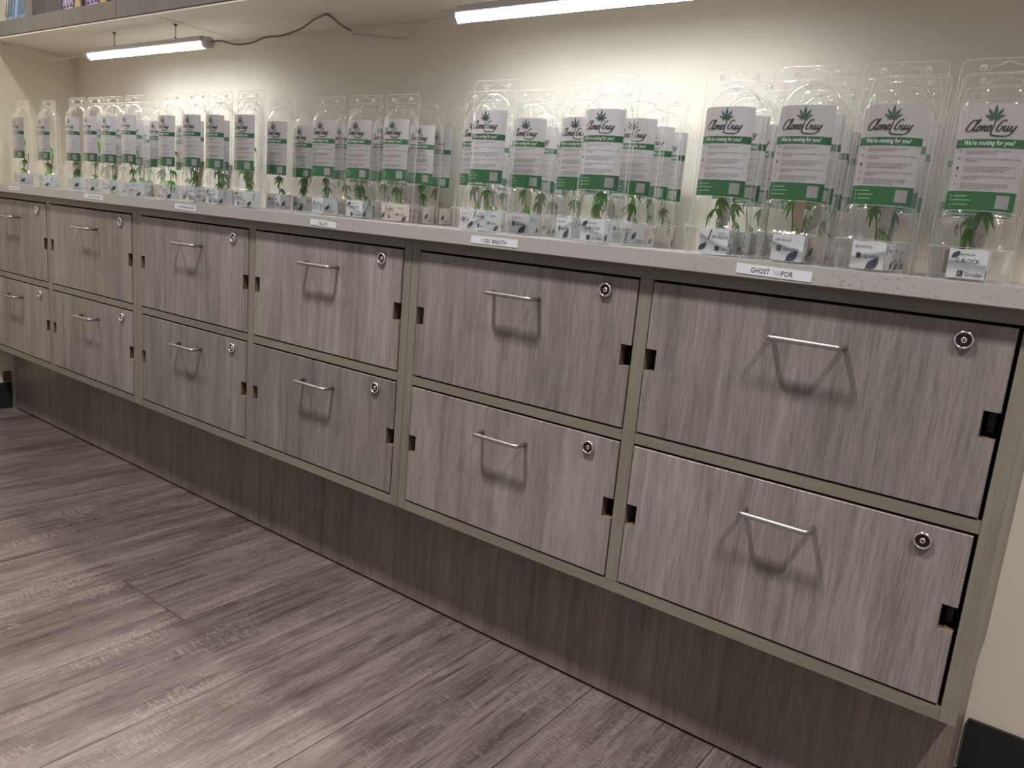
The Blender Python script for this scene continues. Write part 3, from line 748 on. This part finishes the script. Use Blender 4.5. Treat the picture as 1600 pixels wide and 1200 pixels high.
# leaves: serrated leaflets fanned from one point
def leaflet(g, base, ang, ln, wid, droop, tilt):
    n = 7; c, s_ = math.cos(ang), math.sin(ang); vs = []; fs = []
    for i in range(n+1):
        t = i/n; w = wid*math.sin(PI*min(1, t*.93+.05))**.9*(1-.35*t)
        if i % 2: w *= .82
        if i == n: w = .0001
        z = -droop*t*t*ln; r_ = ln*t*(1-.18*droop*t)
        for q in (-1, 0, 1):
            x = r_; y = q*w; zz = z + (abs(q)*w*.35)
            vs.append((base[0]+x*c-y*s_, base[1]+x*s_+y*c, base[2]+zz+tilt*x))
    for i in range(n):
        for q in range(2):
            a = i*3+q; fs.append((a, a+3, a+4, a+1))
    g.add(vs, fs)
def make_leaves():
    for v in range(4):
        r = random.Random(40+v)
        g = G(); k = 5 if v != 2 else 3; base = .022+.003*(v % 3)
        for i in range(k):
            a = (i-(k-1)/2)*(.50 if k == 5 else .6)
            ln = base*(1-.16*abs(i-(k-1)/2)); leaflet(g, (.006, 0, 0), a, ln, ln*(.17 if k == 5 else .22), .7+r.uniform(-.2,.5), r.uniform(-.2,.15))
        g.tube([(0,0,0),(.003,0,.0010),(.0065,0,0)], .0004, 5)
        for key, mt in (('', 'leaf'), ('p', 'leaf_pale')):
            me = bpy.data.meshes.new('leaf'); me.from_pydata(g.v, [], g.f); me.update(); me.materials.append(M[mt])
            for p in me.polygons: p.use_smooth = True
            proto['leaf%d%s' % (v, key)] = me
    for v in range(3):
        r = random.Random(70+v); g = G(); pts = []; x = y = 0
        H_ = (.085, .105, .070)[v]
        for i in range(6):
            pts.append((x, y, .028+H_*i/5)); x += r.uniform(-.0035, .0035); y += r.uniform(-.002, .002)
        sp = catmull(pts, 3); g.tube(sp, [.0011-.0006*i/len(sp) for i in range(len(sp))], 6)
        me = bpy.data.meshes.new('stem'); me.from_pydata(g.v, [], g.f); me.update(); me.materials.append(M['stem'])
        for p in me.polygons: p.use_smooth = True
        proto['stem%d' % v] = me; proto['sp%d' % v] = sp
    g = G(); g.box(-.0062, .0062, -.0004, .0004, -.015, .058); g.add([(-.0062,-.0004,-.015),(.0062,-.0004,-.015),(0,-.0004,-.024),(-.0062,.0004,-.015),(.0062,.0004,-.015),(0,.0004,-.024)], [(0,1,2),(3,5,4),(0,2,5,3),(1,4,5,2)])
    for key, mt in (('stake_c','stake'),('stake_w','stake_white')):
        me = bpy.data.meshes.new('plant_stake'); me.from_pydata(g.v, [], g.f); me.update(); me.materials.append(M[mt]); proto[key] = me
    g = G()
    for j, s_ in enumerate(('rooting clone', 'keep out of sun', 'water lightly', 'plant care tag')):
        vs, fs, w = text_geo(s_, .0026, 1)
        g.add([(-.0045+.0024*j+.0002-vy, -.0006, .004+vx) for vx, vy in vs], fs)
    me = bpy.data.meshes.new('stake_print'); me.from_pydata(g.v, [], g.f); me.update(); me.materials.append(M['grey_ink']); proto['stake_print'] = me
make_leaves()
def inst(name, me, parent, loc=(0,0,0), rot=(0,0,0), scale=1.0):
    o = bpy.data.objects.new(name, me); C.objects.link(o); o.parent = parent
    o.location = loc; o.rotation_euler = rot; o.scale = (scale,)*3; return o

ORD = ['first','second','third','fourth','fifth','sixth','seventh','eighth','ninth','tenth','eleventh','twelfth','thirteenth','fourteenth','fifteenth','sixteenth','seventeenth','eighteenth','nineteenth','twentieth']
ROWS = {
 'front': [(-.063,.0),(-.164,.0),(-.263,.0),(-.361,.0),(-.551,.006),(-.762,.004),(-1.411,.004),(-1.514,.002),(-1.600,.0),(-1.702,.0),(-1.872,.0),(-1.970,.0),(-2.062,.0),(-2.158,.0),(-2.360,.015),(-2.487,.0)],
 'second': [(-.072,.075),(-.172,.075),(-.271,.074),(-.369,.074),(-.546,.092),(-.641,.080),(-.745,.090),(-.853,.086),(-1.056,.090),(-1.158,.090),(-1.264,.090),(-1.418,.090),(-1.522,.082),(-1.612,.080),(-1.715,.080),(-1.886,.080),(-1.984,.080),(-2.076,.080),(-2.172,.080),(-2.545,.090)],
 'third': [(-.078,.152),(-.180,.152),(-.280,.150),(-.378,.150),(-.551,.165),(-.648,.165),(-.771,.168),(-.875,.165),(-1.062,.168),(-1.166,.165),(-1.290,.165),(-1.427,.167),(-1.640,.160),(-1.90,.160),(-2.09,.160)],
 'rear': [(-.105,.232),(-.290,.232),(-.385,.232),(-.562,.236),(-.665,.236),(-.790,.236),(-.905,.236),(-1.076,.236),(-1.190,.236),(-1.320,.236)],
}
ZC = .7481
leaf_sets = 0
for row, lst in ROWS.items():
    for i, (x, y) in enumerate(lst):
        x += (x-.063)*.014
        r = random.Random(int(x*1000)*7+int(y*1000))
        yaw = r.uniform(-.035, .035)
        where = '%s from right in %s row' % (ORD[i], row)
        p = empty('blister_pack', (x, y+.0262, ZC), yaw)
        tag(p, 'clear hanging pack with green-banded label, ' + where, 'package', 'clear plant packs standing on the counter')
        inst('shell', proto['front'], p); inst('back_shell', proto['back'], p)
        fl = inst('flange', proto['flange'], p); inst('bead', proto['bead'], fl)
        lb = inst('paper_label', proto['label'], p, (0, 0, r.uniform(-.0015, .0015))); inst('printing', proto['print'], lb)
        # the cutting in its cube
        c = empty('plant_cutting', (x+.0005, y+.0262-.004, ZC+.0015), yaw+r.choice((-1, 1))*r.uniform(.02, .24))
        k = r.randrange(4); wr = 'wrap_white' if (row == 'front' or r.random() < .45) else 'wrap_beige'
        if row == 'front' and i in (3,): k = 0
        if row == 'front' and i in (2,): k = 1
        if row == 'front' and i in (4,): k = 2
        pale = r.random() < .35
        tag(c, '%s cutting in %s cube, inside the pack %s' % ('pale green' if pale else 'green', 'white' if wr == 'wrap_white' else 'beige', where), 'plant', 'rooted cuttings inside the clear packs')
        inst('rockwool_cube', proto['wool'], c); w_ = inst('wrapper', proto[wr], c); inst('wrapper_print', proto['wp%d' % k], w_)
        sv = r.randrange(3); inst('stem', proto['stem%d' % sv], c); sp = proto['sp%d' % sv]
        nl = 4
        for q in range(nl):
            t = .22 + .75*q/(nl-1); pt = sp[min(len(sp)-1, int(t*len(sp)))]
            a = q*2.4+r.uniform(-.5, .5)
            inst('leaf', proto['leaf%d%s' % (r.randrange(4), 'p' if pale else '')], c, tuple(pt), (r.uniform(-.3,.3), r.uniform(.15,.95), a), r.uniform(.85, 1.12))
        if r.random() < .72 or (row == 'front' and i < 4 and i != 0):
            wide = (row == 'front' and i == 1) or r.random() < .4
            st = inst('plant_stake', proto['stake_w' if wide else 'stake_c'], c, (r.uniform(-.008, .010) if not (row == 'front' and i < 4) else .004, .006, .034), (-.08, r.uniform(-.05, .12), r.uniform(-.3,.3)))
            if wide: inst('stake_print', proto['stake_print'], st)

# ------------------------------------------------------------------ display shelf above
sh = empty('overhead_shelf', (0, .05, 1.172)); tag(sh, 'overhead display shelf with grey laminate edge and cream painted underside', 'shelf')
def spart(n, x0, x1, y0, y1, z0, z1, mat, bevel=.0005):
    cx = (x0+x1)/2; o = box_obj(n, x0-cx, x1-cx, y0-.05, y1-.05, z0-1.172, z1-1.172, mat, sh, bevel=bevel); o.location.x = cx; return o
spart('shelf_board', XL+.001, .30, .064, YB-.001, 1.1745, 1.214, M['board'])
spart('edge_strip', XL+.001, .30, .052, .0635, 1.1735, 1.179, M['board'], .0008)
spart('fascia', XL+.001, -2.0255, .05, .0635, 1.1795, 1.2215, M['fascia'])
spart('fascia', -2.0245, -.90, .05, .0635, 1.1795, 1.2215, M['fascia'])
spart('fascia', -.899, .30, .05, .0635, 1.1795, 1.2215, M['fascia'])
spart('upright', -2.549, -2.499, .0505, YB-.002, 1.2218, 1.62, M['fascia'])
# cartons and pouches on it
for i, x in enumerate((-2.335, -2.195, -2.055)):
    o = empty('carton', (x-.005, .085, 1.2142)); tag(o, ['purple carton with lilac print nearest the grey upright on the shelf', 'purple carton with lilac print second from the upright on the shelf', 'purple carton with lilac print farthest right on the shelf'][i], 'carton', 'purple cartons on the overhead shelf')
    b_ = box_obj('box', -.066, .066, 0, .09, 0, .17, M['purple'], o, bevel=.001)
    g = G(); fn = lambda x, z: (x, -.0006, z)
    ribbon(g, [(-.045,.030),(-.035,.052),(-.030,.028),(-.018,.050),(-.012,.030),(0,.044),(.010,.030)], lambda t, u: .0035, fn, 0)
    ribbon(g, [(-.05,.020),(0,.024),(.015,.018)], lambda t, u: .002, fn, 0)
    g.build('print', M['lilac'], b_, fixn=False)
    g = G(); oo = catmull([(.030,.010,0),(.022,.030,0),(.034,.046,0),(.048,.044,0),(.054,.026,0),(.046,.010,0)], 4, closed=True)
    g.add([(p.x, -.0007, p.y) for p in oo], [tuple(range(len(oo)))]); g.build('picture', M['tan'], b_, fixn=False)
for i, x in enumerate((-2.745, -2.655)):
    o = empty('pouch', (x, .085, 1.2142)); tag(o, ['blue and silver pouch at the left end of the overhead shelf', 'blue and silver pouch just left of the shelf upright'][i], 'pouch', 'blue pouches on the overhead shelf')
    g = G(); vs = []; n = 12
    for (z, w, d) in ((0,.040,.018),(.004,.041,.020),(.04,.041,.016),(.10,.040,.009),(.15,.040,.002),(.165,.040,.001)):
        for k in range(n):
            t = 2*PI*k/n; c_, s_ = math.cos(t), math.sin(t)
            vs.append((w*math.copysign(abs(c_)**.5, c_), .02+d*math.copysign(abs(s_)**.8, s_), z))
    g.add(vs, [(a*n+k, a*n+(k+1) % n, (a+1)*n+(k+1) % n, (a+1)*n+k) for a in range(5) for k in range(n)] + [tuple(range(n-1,-1,-1)), tuple(5*n+k for k in range(n))])
    bd = g.build('bag', M['blue_pack'], o, smooth=True)
    g = G()
    for q in (-.026, -.004, .017): g.add([(q,-.0005,.030),(q+.008,-.0005,.030),(q+.010,.004,.09),(q+.002,.004,.09)], [(0,1,2,3)])
    g.build('print', M['blue_dark'], bd, fixn=False)

# ------------------------------------------------------------------ LED tubes and cords
def led(x0, x1, z, hooks, label):
    o = empty('led_tube_light', ((x0+x1)/2, .13, z)); tag(o, label, 'lamp', 'LED strip lights hung under the shelf')
    h = (x1-x0)/2
    # prismatic diffuser: lower two thirds of the section
    g = G(); n = 14; vs = []; fs = []; R_ = .0118; steps = 60
    for i in range(steps+1):
        x = -h+.010+(2*h-.020)*i/steps; rr = R_*(1.0 if i % 2 else .975)
        for k in range(n+1):
            t = PI-.2+(PI+.4)*k/n; vs.append((x, math.cos(t)*rr, math.sin(t)*rr+.001))
    for i in range(steps):
        for k in range(n): a = i*(n+1)+k; fs.append((a, a+1, a+n+2, a+n+1))
    g.add(vs, fs)
    # the LEDs shine downwards: the bottom of the cover is far brighter than its sides
    g.m = [0 if 6 <= (q % n) <= 7 else 1 for q in range(len(fs))]
    g.build('diffuser', [M['lamp'], M['lamp_side']], o, fixn=False)
    # housing channel on top
    g = G(); g.box(-h+.008, h-.008, -.0124, .0124, .0024, .0160); ho = g.build('housing', M['housing'], o, bevel=.002)
    for sx in (-1, 1):
        g = G(); prof = [(.0001, 0), (.0118, 0), (.0132, .002), (.0132, .018), (.0120, .0200), (.0001, .0200)]
        g.lathe([(r_, (hh-.0125+.0)) for r_, hh in prof] if sx < 0 else [(r_, -(hh-.0125)) for r_, hh in prof], 20, 'x', (sx*(h-.0005), 0, .001)); g.build('end_cap', M['housing'], o, smooth=False)
    for hx in hooks:
        xx = hx-(x0+x1)/2; zt = 1.1742-z
        g = G(); g.tube([(xx,0,.0158),(xx,0,.0162),(xx+.002,0,.016),(xx-.001,0,.020),(xx,0,.024),(xx,0,zt-.004)], .0011, 6)
        g.tube(ring_pts(.0035, xx, .0195, 10), .0009, 5, closed=True)
        g.lathe([(.0001,zt-.005),(.004,zt-.004),(.0045,zt),(.0001,zt)], 12, 'z', (xx, 0, 0)); g.build('hook', M['hook'], o, smooth=True)
led(-2.335, -1.752, 1.1215, (-2.196, -1.893), 'glowing white LED tube hanging from the shelf at left')
led(-.962, -.375, 1.1215, (-.86, -.45), 'glowing white LED tube hanging from the shelf at top centre')
def cord(name, pts, r, mat, label):
    g = G(); g.tube(catmull(pts, 6), r, 7); o = g.build(name, mat, smooth=True); tag(o, label, 'cord', 'power cords of the shelf lights'); return o
cord('power_cord', [(-2.797,.087,1.168),(-2.727,.09,1.162),(-2.637,.10,1.149),(-2.569,.11,1.124),(-2.53,.12,1.117),(-2.44,.125,1.121),(-2.348,.13,1.124)], .0018, M['cord_light'], 'pale cord from the left wall to the left LED tube')
cord('power_cord', [(-1.738,.13,1.1245),(-1.712,.14,1.127),(-1.668,.15,1.119),(-1.637,.17,1.125),(-1.595,.18,1.137),(-1.549,.19,1.140),(-1.493,.198,1.152),(-1.445,.194,1.166),(-1.400,.186,1.171),(-1.385,.19,1.1705),(-1.405,.24,1.165),(-1.437,.296,1.168)], .0022, M['cord_backlit'], 'backlit cord, painted dark, looping from the left LED tube up to the shelf')
cord('power_cord', [(-1.430,.2965,1.160),(-1.373,.294,1.153),(-1.307,.29,1.144),(-1.247,.28,1.137),(-1.189,.25,1.137),(-1.133,.22,1.142),(-1.065,.18,1.143),(-1.009,.15,1.14),(-.975,.13,1.126)], .0016, M['cord_light'], 'pale cord from the back wall to the centre LED tube')
cord('thin_wire', [(-1.854,.066,1.1728),(-1.857,.15,1.1725),(-1.862,.248,1.1715),(-1.866,.292,1.1725)], .0006, M['cord_light'], 'thin wire stapled across the cream shelf underside')
